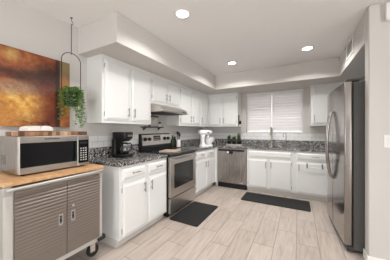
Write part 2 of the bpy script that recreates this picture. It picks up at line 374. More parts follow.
# ---------------------------------------------------------------- cabinets
def pull_v(door, x, z0, z1, y, label=None):
    b = MB(); b.tube([(x, y-0.028, z0), (x, y-0.028, z1)], 0.006, 10)
    zz = (z0*0.8+z1*0.2, z0*0.2+z1*0.8)
    for z in zz: b.cyl((x, y+0.001, z), (x, y-0.028, z), 0.0045, 8)
    return b.build('handle', M['nickel'], door, smooth=True)
def pull_h(dr, x0, x1, z, y):
    b = MB(); b.tube([(x0, y-0.028, z), (x1, y-0.028, z)], 0.006, 10)
    for x in (x0*0.8+x1*0.2, x0*0.2+x1*0.8): b.cyl((x, y+0.001, z), (x, y-0.028, z), 0.0045, 8)
    return b.build('handle', M['nickel'], dr, smooth=True)
def hinges(door, x, zs, y):
    for z in zs: MB().cyl((x, y, z-0.025), (x, y, z+0.025), 0.0045, 8).build('hinge', M['nickel'], door)
DT = 0.023
def base_cab(label, loc, rz, w, depth, doors, drawers, handles, dz=(0.108, 0.685), wz=(0.708, 0.842), hollow=False):
    """local x along the front, -y outwards. doors: list (x0,x1,side of handle)"""
    r = thing('base_cabinet', label, 'cabinet', loc, rz, 'white base cabinets')
    b = MB()
    if hollow: b.box(0, 0, 0.09, w, 0.02, CT0-0.001).box(0, 0.02, 0.09, 0.018, depth, CT0-0.001).box(w-0.018, 0.02, 0.09, w, depth, CT0-0.001).box(0.018, 0.02, 0.09, w-0.018, depth, 0.11)
    else: b.box(0, 0, 0.09, w, depth, CT0-0.001)
    b.build('carcass', M['cab'], r, 0.0015)
    MB().box(0, 0.055, 0, w, depth, 0.09).build('toe_kick', M['toe'], r)
    for x0, x1, side in doors:
        d = MB().panel(x0, dz[0], x1, dz[1], -0.0005, -DT, 0.022, 0.036, 0.026).build('door', M['cab'], r)
        hx = x1-0.032 if side == 'r' else x0+0.032
        pull_v(d, hx, dz[1]-0.165, dz[1]-0.045, -DT)
        hinges(d, x0-0.003 if side == 'r' else x1+0.003, (dz[0]+0.07, dz[1]-0.07), -0.006)
    for x0, x1, hl in drawers:
        d = MB().panel(x0, wz[0], x1, wz[1], -0.0005, -DT, 0.020, 0.018, 0.038).build('drawer' if hl else 'false_front', M['cab'], r)
        if hl: pull_h(d, (x0+x1)/2-0.06, (x0+x1)/2+0.06, (wz[0]+wz[1])/2+0.012, -DT)
    return r
Y0 = 1.385
base_cab('white two-door base cabinet under the coffee maker, left of the range', (FB, Y0, 0), pi/2, 2.205-Y0, FB-XW-0.03,
         [(0.033, 0.378, 'r'), (0.432, 0.795, 'l')], [(0.033, 0.378, 1), (0.432, 0.795, 1)], 1)
base_cab('white two-door base cabinet in the corner, right of the range', (FB, 2.978, 0), pi/2, BB-2.978, FB-XW-0.03,
         [(0.12, 0.50, 'r'), (0.54, 0.92, 'l')], [(0.12, 0.50, 1), (0.54, 0.92, 1)], 1)
MB_ = MB().box(0, 0, 0.09, 0.06, 0.02, CT0-0.001).box(0, 0.055, 0, 0.06, 0.07, 0.09)
tag(MB_.build('corner_filler', M['cab'], loc=(-1.665, BB+0.001, 0)), 'narrow white corner strip between corner cabinet and dishwasher', 'filler')
base_cab('white sink cabinet with two doors, right of the dishwasher', (-0.948, BB, 0), 0, 0.885, YB-BB-0.002,
         [(0.03, 0.41, 'r'), (0.445, 0.83, 'l')], [(0.03, 0.83, 0)], 0, hollow=True)
base_cab('white base cabinet with towel bar, behind the fridge', (-0.061, BB, 0), 0, 1.35, YB-BB-0.002,
         [(0.036, 0.60, 'l'), (0.65, 1.25, 'l')], [(0.036, 0.60, 1), (0.65, 1.25, 1)], 1)

def upper_cab(label, loc, rz, w, depth, z0, z1, doors, dz=None):
    r = thing('wall_cabinet', label, 'cabinet', loc, rz, 'white wall cabinets')
    MB().box(0, 0, z0, w, depth, z1).build('carcass', M['cab'], r, 0.0015)
    a, c = z0+0.035, z1-0.052
    for x0, x1, side in doors:
        d = MB().panel(x0, a, x1, c, -0.0005, -DT, 0.024).build('door', M['cab'], r)
        hx = x1-0.03 if side == 'r' else x0+0.03
        pull_v(d, hx, a+0.045, a+0.165 if c-a > 0.5 else a+0.145, -DT)
        hinges(d, x0-0.003 if side == 'r' else x1+0.003, (a+0.07, c-0.07), -0.006)
    return r
ZU0, ZU1 = 1.349, 2.132
upper_cab('white wall cabinet with two tall doors, above the coffee maker', (FU, Y0, 0), pi/2, 2.197-Y0, FU-XW, ZU0, ZU1, [(0.033, 0.385, 'r'), (0.425, 0.780, 'l')])
upper_cab('short white wall cabinet with two small doors above the range hood', (FU, 2.199, 0), pi/2, 0.762, FU-XW, 1.672, ZU1, [(0.02, 0.365, 'r'), (0.39, 0.735, 'l')])
upper_cab('white wall cabinet with three doors, right of the range hood', (FU, 2.963, 0), pi/2, BU-2.963, FU-XW, ZU0, ZU1, [(0.045, 0.42, 'r'), (0.455, 0.82, 'l'), (0.865, 1.235, 'l')])
upper_cab('white wall cabinet with two doors, left of the window', (FU+0.001, BU, 0), 0, 0.737, YB-BU, ZU0, ZU1, [(0.035, 0.355, 'r'), (0.385, 0.705, 'l')])
upper_cab('white wall cabinet right of the window, partly behind the fridge', (0.205, BU, 0), 0, 1.09, YB-BU, ZU0, ZU1, [(0.03, 0.52, 'l'), (0.56, 1.05, 'l')])

# ---------------------------------------------------------------- counters
def ogee(): pass
r = MB().box(XW+0.001, 1.362, CT0, -1.642, 2.2065, CT1).build('countertop', M['granite'], bevel=0.006, seg=3)
tag(r, 'speckled granite countertop left of the range, under the coffee maker', 'countertop')
r = MB().box(XW+0.001, 1.362, CT1+0.001, XW+0.021, 2.2065, 1.045).build('upstand', M['granite'], bevel=0.002)
tag(r, 'granite upstand strip on the wall behind the coffee maker', 'backsplash')
b = MB(); cx1 = 1.295; sx0, sx1, sy0, sy1 = -0.88, -0.14, 4.07, 4.42
b.box(XW+0.001, 2.975, CT0, -1.642, 3.976, CT1).box(XW+0.001, 3.976, CT0, sx0, YB-0.001, CT1).box(sx1, 3.976, CT0, cx1, YB-0.001, CT1).box(sx0, 3.976, CT0, sx1, sy0, CT1).box(sx0, sy1, CT0, sx1, YB-0.001, CT1)
bmesh.ops.remove_doubles(b.bm, verts=b.bm.verts, dist=1e-5)
r = b.build('countertop', M['granite']); tag(r, 'speckled granite countertop wrapping the corner from range to fridge', 'countertop')
r = MB().box(XW+0.001, 2.975, CT1+0.001, XW+0.021, YB-0.022, 1.045).build('upstand', M['granite'], bevel=0.002)
tag(r, 'granite upstand strip on the left wall right of the range', 'backsplash')
r = MB().box(XW+0.001, YB-0.021, CT1+0.001, cx1, YB-0.001, 1.045).build('upstand', M['granite'], bevel=0.002)
tag(r, 'granite upstand strip along the far wall behind the faucets', 'backsplash')
# sink
r = thing('kitchen_sink', 'stainless undermount sink set in the far granite counter', 'sink', ((sx0+sx1)/2, (sy0+sy1)/2, 0.70))
w, d = (sx1-sx0)/2-0.002, (sy1-sy0)/2-0.002
b = MB(); ri = [(x, y) for x, y in rrect(-w, -d, w, d, 0.03)]; ro = [(x*1.0, y) for x, y in ri]
b.loft([[(x*0.97, y*0.95, 0.0) for x, y in ri], [(x, y, 0.172) for x, y in ri], [(x*.985, y*.97, 0.172) for x, y in ri], [(x*.95, y*.92, 0.006) for x, y in ri]])
b.build('basin', M['steel_h'], r, smooth=True)
MB().lathe([(0.045, 0.0065), (0.045, 0.009), (0.03, 0.0075)], n=20).build('drain', M['chrome'], r)
# main faucet: body, gooseneck towards the camera, lever
r = thing('kitchen_faucet', 'tall warm-metal gooseneck faucet behind the sink', 'faucet', (-0.515, 4.465, CT1))
b = MB(); b.lathe([(0.028, 0), (0.028, 0.008), (0.02, 0.02), (0.018, 0.10), (0.016, 0.11)], n=20); b.build('body', M['faucet'], r, smooth=True)
pts = [(0, 0, 0.10), (0, 0, 0.34)]+[(-0.006*(1-cos(a)), -0.055*(1-cos(a)), 0.34+0.07*sin(a)) for a in [pi*i/12 for i in range(1, 13)]]+[(-0.013, -0.112, 0.30)]
MB().tube(pts, 0.0115, 12).build('spout', M['faucet'], r, smooth=True)
MB().cyl((-0.013, -0.112, 0.305), (-0.013, -0.114, 0.235), 0.014, 14, 0.017).build('spray_head', M['faucet'], r, smooth=True)
MB().tube([(0.015, 0, 0.075), (0.05, -0.005, 0.085), (0.095, -0.01, 0.105)], [0.011, 0.007, 0.006], 10).build('lever', M['faucet'], r, smooth=True)
r = thing('water_tap', 'small slender chrome filter tap right of the main faucet', 'faucet', (-0.235, 4.47, CT1))
MB().lathe([(0.018, 0), (0.018, 0.006), (0.010, 0.02), (0.008, 0.05)], n=16).build('body', M['nickel'], r, smooth=True)
pts = [(0, 0, 0.04), (0, 0, 0.25)]+[(-0.022*(1-cos(a)), -0.03*(1-cos(a)), 0.25+0.045*sin(a)) for a in [pi*i/10 for i in range(1, 11)]]+[(-0.044, -0.06, 0.20)]
MB().tube(pts, 0.006, 10).build('spout', M['nickel'], r, smooth=True)
MB().tube([(0.006, 0, 0.04), (0.035, 0, 0.047)], 0.004, 8).build('lever', M['nickel'], r, smooth=True)

# ---------------------------------------------------------------- range
RX = -1.625; RY0, RW = 2.2095, 0.763
r = thing('kitchen_range', 'stainless electric range with black glass top between white cabinets', 'range', (RX, RY0, 0), pi/2)
D = RX-XW-0.003
b = MB().box(0, 0.02, 0.05, RW, D-0.02, 0.895); b.build('body', M['black'], r, 0.003)
MB().box(0.03, 0.05, 0.0, RW-0.03, D-0.05, 0.05).build('plinth', M['black'], r)
MB().box(-0.0, -0.018, 0.897, RW, D-0.09, 0.922).build('cooktop', M['cooktop'], r, 0.006, seg=3)
# thin steel line over the door, oven door, window, handle, drawer
d = MB().prism(rrect(0.006, 0.285, RW-0.006, 0.872, 0.012), 1, -0.022, 0.0195).build('oven_door', M['steel_h'], r, 0.004)
MB().prism(rrect(0.10, 0.405, RW-0.10, 0.765, 0.012), 1, -0.0245, -0.0225).build('oven_window', M['oven_glass'], d)
b = MB().tube([(0.05, -0.062, 0.828), (RW-0.05, -0.062, 0.828)], 0.013, 12)
for x in (0.075, RW-0.075): b.cyl((x, -0.022, 0.828), (x, -0.062, 0.828), 0.010, 10)
b.build('oven_handle', M['steel_h'], d, smooth=True)
MB().box(0.006, -0.020, 0.875, RW-0.006, 0.0195, 0.895).build('vent_strip', M['black'], r, 0.002)
MB().prism(rrect(0.006, 0.055, RW-0.006, 0.272, 0.012), 1, -0.020, 0.0195).build('storage_drawer', M['steel_h'], r, 0.004)
# burner rings
for (bx, by, br) in ((0.19, 0.14, 0.105), (0.57, 0.14, 0.085), (0.19, 0.38, 0.075), (0.57, 0.38, 0.095)):
    b = MB(); n = 32
    b.loft([[(bx+q*cos(2*pi*i/n), by+q*sin(2*pi*i/n), 0.9224) for i in range(n)] for q in (br, br-0.006)], False, False)
    b.build('burner_ring', M['darkgrey'], r)
# backguard
bg0 = D-0.085
g = MB().prism([(bg0+0.006, 0.9), (bg0, 0.985), (bg0+0.025, 1.195), (bg0+0.04, 1.205), (D-0.005, 1.205), (D-0.005, 0.9)], 0, 0, RW).build('backguard', M['black'], r, 0.006, seg=3)
def bgp(x, z, o=0.0):      # point on the sloped backguard face
    f = (z-0.985)/0.21; return (x, bg0+0.025*f-o, z)
b = MB(); ring = lambda o: [bgp(0.012, 1.02, o), bgp(RW-0.012, 1.02, o), bgp(RW-0.012, 1.188, o), bgp(0.012, 1.188, o)]
b.loft([ring(0.0005), ring(0.004)]); b.build('control_panel', M['steel_h'], g)
b = MB(); ring = lambda o: [bgp(0.28, 1.085, o), bgp(0.46, 1.085, o), bgp(0.46, 1.170, o), bgp(0.28, 1.170, o)]
b.loft([ring(0.0045), ring(0.006)]); b.build('display', M['screen'], g)
b = MB()
for row in range(2):
    for i in range(5):
        x, z = 0.295+i*0.034, 1.098+row*0.034
        b.loft([[bgp(x, z, o), bgp(x+0.016, z, o), bgp(x+0.016, z+0.012, o), bgp(x, z+0.012, o)] for o in (0.0065, 0.0072)])
b.build('display_key', M['keytext'], g)
for x in (0.075, 0.175, 0.575, 0.675):
    b = MB(); p = Vector(bgp(x, 1.115, 0.0045)); q = Vector(bgp(x, 1.118, 0.03)); b.cyl(p, q, 0.031, 20, 0.026)
    k = b.build('knob', M['black'], g, smooth=True)
    b = MB(); b.box(x-0.004, q.y-0.006, 1.095, x+0.004, q.y-0.0005, 1.141); b.build('grip', M['darkgrey'], k)

# hood
HY0, HW = 2.202, 0.758
r = thing('range_hood', 'stainless under-cabinet range hood above the range', 'range hood', (FU, HY0, 1.54), pi/2)
dd = FU-XW-0.002
prof = [(dd, 0.131), (0.0, 0.131), (-0.055, 0.126), (-0.165, 0.072), (-0.20, 0.028), (-0.195, 0.0), (dd, 0.0)]
MB().prism([(y, z) for y, z in prof], 0, 0, HW).build('shell', M['steel_h'], r, 0.012, seg=3)
MB().box(0.05, -0.165, -0.004, HW-0.05, dd-0.05, -0.0005).build('filter', M['darkgrey'], r)
b = MB()
for i in range(3): b.box(HW-0.20+i*0.045, -0.2035, 0.022, HW-0.17+i*0.045, -0.1955, 0.034)
b.build('switch', M['black'], r)

# dishwasher
r = thing('dishwasher', 'stainless dishwasher left of the sink cabinet', 'dishwasher', (-1.60, BB, 0))
w = 0.646
MB().box(0.003, 0.03, 0.10, w-0.003, 0.54, 0.87).build('tub', M['darkgrey'], r)
MB().box(0.0, 0.025, 0.0, w, 0.3, 0.0995).build('kick_plate', M['black'], r)
d = MB().prism(rrect(0.004, 0.118, w-0.004, 0.866, 0.008), 1, -0.022, 0.0295).build('door', M['steel'], r, 0.004)
MB().box(0.03, -0.0245, 0.805, w-0.045, -0.0225, 0.848).build('control_strip', M['black'], d)
MB().prism(rrect(w/2-0.075, 0.755, w/2+0.04, 0.803, 0.01), 1, -0.0245, -0.0225).build('pocket_handle', M['black'], d)
MB().prism(rrect(w/2-0.095, 0.765, w/2-0.05, 0.803, 0.008), 1, -0.026, -0.0248).build('indicator', M['white'], d)
MB().box(w-0.12, -0.0235, 0.135, w-0.07, -0.0225, 0.16).build('badge', M['chrome'], d)

# ---------------------------------------------------------------- fridge
FW = 0.905
r = thing('refrigerator', 'stainless side-by-side refrigerator with grey sides, against the right wall', 'refrigerator', (0.362, 3.390, 0), -pi/2+0.055)
def fcurve(x): return 0.010*abs((x-FW/2)/(FW/2))**2
MB().box(0.004, 0.085, 0.03, FW-0.004, 0.80, 1.757).build('body', M['grey'], r, 0.004)
b = MB(); xs = [0.005+i*(FW-0.01)/14 for i in range(15)]
b.prism([(x, fcurve(x)+0.02) for x in xs]+[(FW-0.005, 0.0845), (0.005, 0.0845)], 2, 0.012, 0.062); b.build('grille', M['darkgrey'], r)
SP = 0.415
def fdoor(x0, x1):
    n = 12; xs = [x0+(x1-x0)*i/n for i in range(n+1)]
    poly = [(x0, 0.073)]+[(x, fcurve(x)) for x in xs]+[(x1, 0.073)]
    return MB().prism(poly, 2, 0.07, 1.772).build('door', M['fridge_steel'], r, 0.008, smooth=True, seg=3)
d1 = fdoor(0.0, SP-0.004); d2 = fdoor(SP+0.004, FW)
for d, x in ((d1, SP-0.045), (d2, SP+0.045)):
    pts = [(x, fcurve(x)+0.004, 0.66)]+[(x, fcurve(x)-0.018-0.048*sin(pi*i/14)**0.75, 0.665+0.83*i/14) for i in range(15)]+[(x, fcurve(x)+0.004, 1.50)]
    MB().tube(pts, 0.0125, 10).build('handle', M['fridge_steel'], d, smooth=True)
MB().box(0.0, 0.0735, 0.08, FW, 0.0845, 1.765).build('door_gasket', M['black'], r)
for x in (0.04, FW-0.04): MB().box(x-0.035, 0.03, 1.773, x+0.035, 0.15, 1.795).build('hinge_cover', M['darkgrey'], r, 0.006)
MB().cyl((FW-0.035, 0.045, 0.0), (FW-0.035, 0.075, 0.0), 0.001, 6).build('leveling_foot', M['black'], r)
for x in (0.05, FW-0.05):
    MB().cyl((x, 0.08, 0.0), (x, 0.08, 0.012), 0.02, 12).build('leveling_foot', M['black'], r)
    MB().cyl((x, 0.74, 0.0), (x, 0.74, 0.03), 0.02, 12).build('leveling_foot', M['black'], r)
bpy.data.objects.remove([o for o in r.children if o.name.startswith('leveling_foot')][0])

# ---------------------------------------------------------------- rolling cart
CX, CY0, CYW = -1.715, 0.505, 0.715
r = thing('rolling_cabinet', 'taupe metal rolling cabinet with butcher block top, carrying the microwave', 'cabinet', (CX, CY0, 0), pi/2)
cd = CX-XW-0.02; cw = CYW
MB().box(0.002, 0.012, 0.205, cw-0.002, cd, 0.86).build('body', M['cartside'], r)
b = MB().box(0, 0, 0.185, 0.045, 0.035, 0.868).box(cw-0.032, 0, 0.185, cw, 0.035, 0.868).box(0.045, 0, 0.185, cw-0.032, 0.03, 0.222).box(0.045, 0, 0.845, cw-0.032, 0.03, 0.868)
b.box(0, cd-0.03, 0.185, 0.032, cd, 0.204).box(cw-0.032, cd-0.03, 0.185, cw, cd, 0.204).box(0, 0.035, 0.185, 0.03, cd-0.03, 0.204).box(cw-0.03, 0.035, 0.185, cw, cd-0.03, 0.204)
b.build('frame', M['paleframe'], r, 0.003)
MB().box(-0.012, -0.016, 0.8855, cw+0.006, cd+0.005, 0.915).build('worktop', M['butcher'], r, 0.004)
# steel rail under the worktop with end brackets
rl = MB().tube([(0.0, -0.030, 0.864), (0.06, -0.038, 0.868), (cw-0.05, -0.028, 0.8725), (cw-0.02, -0.018, 0.872)], 0.0095, 10).build('front_rail', M['paleframe'], r, smooth=True)
MB().box(-0.018, -0.034, 0.826, 0.026, -0.001, 0.884).build('rail_bracket', M['cartside'], rl, 0.004)
MB().box(cw-0.03, -0.022, 0.850, cw+0.004, -0.001, 0.884).build('rail_bracket', M['cartside'], rl, 0.004)
def cart_door(x0, x1, z0, z1, side):
    b = MB(); prof = [(0.0, z0), (-0.008, z0+0.002)]
    z = z0+0.03
    n = 19; pitch = 0.026; zt = z1-0.02; zb = zt-n*pitch
    prof += [(-0.008, zb-0.01)]
    for i in range(n):
        zz = zb+i*pitch; a = 0.0012+0.0063*(i/(n-1))**1.6
        prof += [(-0.008, zz), (-0.008-a*.8, zz+pitch*.28), (-0.008-a, zz+pitch*.5), (-0.008-a*.8, zz+pitch*.72), (-0.008, zz+pitch*.96)]
    prof += [(-0.008, z1-0.004), (0.0, z1)]
    b.prism(prof, 0, x0, x1); d = b.build('door', M['taupe'], r)
    hx = x1-0.045 if side == 'r' else x0+0.045; hz = 0.535
    b = MB(); fr = rrect(hx-0.017, hz-0.045, hx+0.017, hz+0.045, 0.008); fi = rrect(hx-0.010, hz-0.036, hx+0.010, hz+0.036, 0.005)
    P = lambda pl, y: [(x, y, z) for x, z in pl]
    b.loft([P(fr, -0.0085), P(fr, -0.0135), P(fi, -0.0135), P(fi, -0.0095)], True, True); h = b.build('pull', M['cartside'], d, smooth=True)
    MB().box(hx-0.008, -0.0105, hz-0.025, hx+0.008, -0.0098, hz+0.03).build('recess', M['black'], h)
    return d, hx
dz0, dz1 = 0.226, 0.842
mid = cw*0.535
cart_door(0.047, mid-0.003, dz0, dz1, 'r'); d, hx = cart_door(mid+0.003, cw-0.034, dz0, dz1, 'l')
MB().cyl((hx, -0.008, 0.622), (hx, -0.015, 0.622), 0.010, 14).build('lock', M['chrome'], d, smooth=True)
b = MB().tube([(cw-0.055, -0.02, 0.208), (cw+0.006, -0.02, 0.208), (cw+0.02, 0.0, 0.208), (cw+0.02, 0.06, 0.208)], 0.016, 10); b.build('bumper', M['rubber'], r, smooth=True)
for i, (x, y) in enumerate(((0.06, 0.11), (cw-0.05, 0.11), (0.06, cd-0.07), (cw-0.05, cd-0.07))):
    k = MB().box(x-0.035, y-0.035, 0.178, x+0.035, y+0.035, 0.184).box(x-0.02, y-0.028, 0.055, x+0.03, y-0.023, 0.178).box(x-0.02, y+0.023, 0.055, x+0.03, y+0.028, 0.178).cyl((x+0.02, y-0.03, 0.057), (x+0.02, y+0.03, 0.057), 0.006, 8).build('caster', M['chrome'], r)
    MB().cyl((x+0.02, y-0.016, 0.057), (x+0.02, y+0.016, 0.057), 0.057, 24).build('wheel', M['rubber'], k, smooth=True)

# microwave
MX, MY0, MW, MH = -1.826, 0.614, 0.542, 0.303
r = thing('microwave', 'stainless countertop microwave on the rolling cabinet', 'microwave', (MX, MY0, 0.915), pi/2)
md = 0.385
MB().box(0, 0.022, 0.012, MW, md, MH).build('casing', M['steel'], r, 0.004)
b = MB()
for i in range(7):
    for j in range(3): b.box(-0.0012, 0.24+j*0.035, 0.075+i*0.011, 0.001, 0.265+j*0.035, 0.079+i*0.011)
b.build('side_vent', M['darkgrey'], r)
for x in (0.04, MW-0.04):
    for y in (0.05, md-0.05): MB().cyl((x, y, 0.0), (x, y, 0.012), 0.014, 12).build('foot', M['black'], r)
dx = MW*0.79
d = MB().box(0.001, 0.0, 0.014, dx-0.002, 0.0215, MH-0.001).build('door', M['steel_h'], r, 0.003)
MB().prism(rrect(0.008, 0.063, dx-0.008, MH-0.052, 0.004), 1, -0.002, -0.0003).build('door_glass', M['blackgloss'], d)
b = MB().tube([(dx-0.022, -0.022, 0.07), (dx-0.022, -0.022, MH-0.06)], 0.006, 10)
for z in (0.085, MH-0.075): b.cyl((dx-0.022, -0.002, z), (dx-0.022, -0.022, z), 0.005, 8)
b.build('door_handle', M['black'], d, smooth=True)
b = MB()
for i in range(9): b.box(0.165+i*0.0125, -0.0012, MH-0.03, 0.165+i*0.0125+0.008, -0.0003, MH-0.02)
b.build('badge_lettering', M['darkgrey'], d)
p = MB().box(dx+0.002, 0.0, 0.014, MW-0.001, 0.0215, MH-0.001).build('control_panel', M['steel_h'], r, 0.003)
MB().box(dx+0.008, -0.0015, 0.04, MW-0.008, -0.0003, MH-0.045).build('keypad', M['blackgloss'], p)
MB().box(dx+0.02, -0.0025, MH-0.085, MW-0.02, -0.0017, MH-0.06).build('display', M['screen'], p)
b = MB()
for i in range(6):
    for j in range(3): b.box(dx+0.024+j*0.024, -0.0025, 0.062+i*0.022, dx+0.024+j*0.024+0.015, -0.0017, 0.062+i*0.022+0.011)
b.build('key_print', M['keytext'], p)
MT = 0.915+MH

# end-grain board on the microwave, book, spectacles
r = MB().box(0, 0, 0, 0.27, 0.525, 0.034).build('cutting_board', M['endgrain'], bevel=0.003, loc=(-2.125, 0.628, MT+0.001))
tag(r, 'checkered end-grain wooden board lying on the microwave', 'cutting board')
r = thing('open_book', 'open book with white pages lying on the end-grain board', 'book', (-2.02, 0.80, MT+0.0355))
MB().box(-0.085, -0.095, 0.0, 0.085, 0.095, 0.006).build('cover', M['maroon'], r)
for sg in (-1, 1):
    top = [(0.002, 0.034), (0.012, 0.044), (0.035, 0.050), (0.06, 0.047), (0.078, 0.041), (0.089, 0.031)]
    MB().prism([(sg*0.002, 0.0065)]+[(sg*y, z) for y, z in top]+[(sg*0.091, 0.0065)], 0, -0.081, 0.081).build('pages', M['paper'], r)
r = thing('eyeglasses', 'dark-framed eyeglasses lying on the open white book', 'eyeglasses', (-1.965, 0.80, MT+0.0355+0.0515))
for sg in (-1, 1):
    MB().tube([(0.02, sg*0.036+0.027*cos(2*pi*i/18), 0.016+0.0145*sin(2*pi*i/18)) for i in range(18)], 0.0017, 6, True).build('rim', M['black'], r, smooth=True)
    MB().tube([(0.02, sg*0.064, 0.018), (0.015, sg*0.072, 0.020), (-0.05, sg*0.072, 0.030), (-0.10, sg*0.072, 0.040), (-0.125, sg*0.071, 0.041)], 0.0028, 6).build('temple', M['black'], r, smooth=True)
MB().tube([(0.02, -0.009, 0.019), (0.022, 0, 0.023), (0.02, 0.009, 0.019)], 0.0018, 6).build('bridge', M['black'], r, smooth=True)

# ---------------------------------------------------------------- painting
r = MB().box(0.0, 0, 0, 0.034, 0.965, 0.693).build('canvas_painting', M['painting'], bevel=0.002, loc=(XW+0.002, 0.205, 1.298))
tag(r, 'large unframed abstract canvas in orange, gold and black on the left wall', 'painting')

# ---------------------------------------------------------------- hanging planter
r = thing('hanging_planter', 'trailing green plant in a black pot hanging from a wire hoop on the ceiling', 'hanging plant', (-2.085, 1.128, CE))
MB().lathe([(0.012, -0.004), (0.012, -0.0005)], n=14).tube([(0, 0, -0.004), (0, 0, -0.03), (0, 0.012, -0.042), (0, 0.018, -0.058), (0, 0.008, -0.072), (0, -0.008, -0.066)], 0.0025, 8).build('ceiling_hook', M['black_metal'], r, smooth=True)
HZ = -0.37; hr = 0.094
b = MB()
zz = -0.074; k = 0
while zz > HZ-0.002:       # chain of oval links
    ax = (0.004, 0) if k % 2 else (0, 0.004)
    b.tube([(ax[0]*cos(2*pi*i/8), ax[1]*cos(2*pi*i/8), zz-0.008+0.009*sin(2*pi*i/8)) for i in range(8)], 0.0016, 5, True); zz -= 0.014; k += 1
b.build('chain', M['black_metal'], r)
hp = [(0, -hr, -0.80), (0, -hr, HZ-hr*0.9)]+[(0, -hr*cos(a), HZ-hr*0.9+hr*0.9*sin(a)) for a in [pi*i/16 for i in range(1, 16)]]+[(0, hr, HZ-hr*0.9), (0, hr, -0.80)]
b = MB(); b.tube(hp, 0.0035, 8); b.tube([(0.079*cos(2*pi*i/24), hr*sin(2*pi*i/24), -0.80) for i in range(24)], 0.003, 6, True); b.build('hoop', M['black_metal'], r, smooth=True)
MB().lathe([(0.055, -0.925), (0.062, -0.925), (0.074, -0.81), (0.0755, -0.785), (0.069, -0.785), (0.066, -0.80)], n=28).build('pot', M['black'], r, smooth=True)
MB().lathe([(0.064, -0.803), (0.064, -0.7985)], n=20).build('soil', M['soil'], r)
b = MB(); st = MB(); rn = random.Random(3)
for s_ in range(46):
    a = rn.uniform(0, 2*pi); L = rn.choice([0.08, 0.12, 0.2, 0.30, 0.36]) * rn.uniform(0.8, 1.1)
    if cos(a) < -0.55: L = min(L, 0.12)
    if sin(a) > 0.1: L *= 1.1
    p = Vector((0.035*cos(a), 0.045*sin(a), -0.795)); pts = [p.copy()]
    out = 0.082+rn.uniform(0, 0.022); q = Vector((max(-0.09, out*cos(a)), out*sin(a)*1.08, -0.765+rn.uniform(-0.02, 0.035))); pts.append((p+q)/2+Vector((0, 0, 0.03))); pts.append(q)
    n = max(2, int(L/0.02)); drift = rn.uniform(-.3, .3)
    for i in range(n):
        q = q+Vector((rn.uniform(-.006, .006), rn.uniform(-.007, .007)+drift*0.004, -0.02)); q.x = max(q.x, -0.085); pts.append(q.copy())
    st.tube(pts, 0.0011, 4)
    for i, t in enumerate(pts[1:]):
        for _ in range(2):
            an = rn.uniform(0, 2*pi); d = Vector((cos(an), sin(an), rn.uniform(-0.6, 0.35)))
            if t.x+d.x*0.036 < -0.097: d.x = abs(d.x)
            b.leaf(t, d, (rn.uniform(-.4, .4), rn.uniform(-.4, .4), 1), rn.uniform(0.022, 0.034), rn.uniform(0.019, 0.028))
for _ in range(120):
    a = rn.uniform(0, 2*pi); q = rn.uniform(0, 0.075); t = (q*cos(a), q*sin(a), -0.79+rn.uniform(0, 0.055))
    b.leaf(t, (cos(a), sin(a), rn.uniform(-.2, .9)), (0, 0, 1), 0.03, 0.022)
st.build('stems', M['stem'], r); b.build('leaves', M['leaf'], r)

# ---------------------------------------------------------------- coffee maker
r = thing('coffee_maker', 'black drip coffee maker with glass carafe on the left counter', 'coffee maker', (-2.03, 1.735, CT1+0.001), radians(103)); r.scale = (0.95, 0.92, 0.97)
MB().prism(rrect(-0.095, -0.125, 0.095, 0.11, 0.03), 2, 0.0, 0.035).build('base', M['black'], r, 0.006, seg=3)
MB().lathe([(0.066, 0.0355), (0.066, 0.039)], cy=-0.035, n=24).build('warming_plate', M['darkgrey'], r)
MB().prism(rrect(-0.095, 0.045, 0.095, 0.11, 0.02), 2, 0.0355, 0.245).build('tank', M['black'], r, 0.004)
b = MB(); P = lambda pl, z: [(x, y, z) for x, y in pl]
b.loft([P(rrect(-0.075, -0.085, 0.075, 0.11, 0.05), 0.212), P(rrect(-0.095, -0.12, 0.095, 0.11, 0.04), 0.25), P(rrect(-0.097, -0.125, 0.097, 0.11, 0.04), 0.325), P(rrect(-0.09, -0.118, 0.09, 0.105, 0.04), 0.335)])
b.build('brew_head', M['black'], r, smooth=True)
MB().box(-0.05, -0.1275, 0.275, 0.05, -0.1255, 0.30).build('badge', M['nickel'], r)
c = MB().lathe([(0.052, 0.040), (0.064, 0.055), (0.069, 0.09), (0.062, 0.135), (0.047, 0.165), (0.048, 0.175), (0.045, 0.175), (0.045, 0.165), (0.059, 0.134), (0.066, 0.09), (0.061, 0.056), (0.05, 0.043)], cy=-0.035, n=28).build('carafe', M['glass'], r, smooth=True)
MB().lathe([(0.049, 0.0445), (0.059, 0.057), (0.063, 0.085)], cy=-0.035, n=28).build('coffee', M['coffee'], c, smooth=True)
MB().lathe([(0.05, 0.1755), (0.05, 0.19), (0.03, 0.197)], cy=-0.035, n=24).build('lid', M['black'], c, smooth=True)
MB().tube([(0.045, -0.05, 0.178), (0.085, -0.07, 0.18), (0.105, -0.08, 0.16), (0.105, -0.08, 0.10), (0.09, -0.07, 0.075), (0.07, -0.055, 0.07)], 0.008, 8).build('carafe_handle', M['black'], c, smooth=True)

# ---------------------------------------------------------------- things by the range
r = MB().prism(rrect(-0.14, -0.16, 0.14, 0.16, 0.02), 2, 0, 0.012).build('chopping_board', M['pinkwood'], bevel=0.004, loc=(-1.84, 2.54, 0.9235)); r.rotation_euler = (0, 0, radians(15))
tag(r, 'pale wooden board lying on the black cooktop', 'cutting board')
r = MB().prism(rrect(-0.068, -0.14, 0.068, 0.14, 0.02), 2, 0, 0.012).build('wooden_tray', M['redwood'], bevel=0.003, loc=(-2.135, 3.125, CT1+0.001)); tag(r, 'small reddish wooden tray beside the range holding bottle and crock', 'tray')
TZ = CT1+0.0138
r = thing('oil_bottle', 'dark green oil bottle on the wooden tray, nearest the range', 'bottle', (-2.150, 3.035, TZ))
MB().lathe([(0.030, 0), (0.033, 0.004), (0.033, 0.13), (0.028, 0.155), (0.013, 0.18), (0.012, 0.215)], n=24).build('glass_body', M['oil'], r, smooth=True)
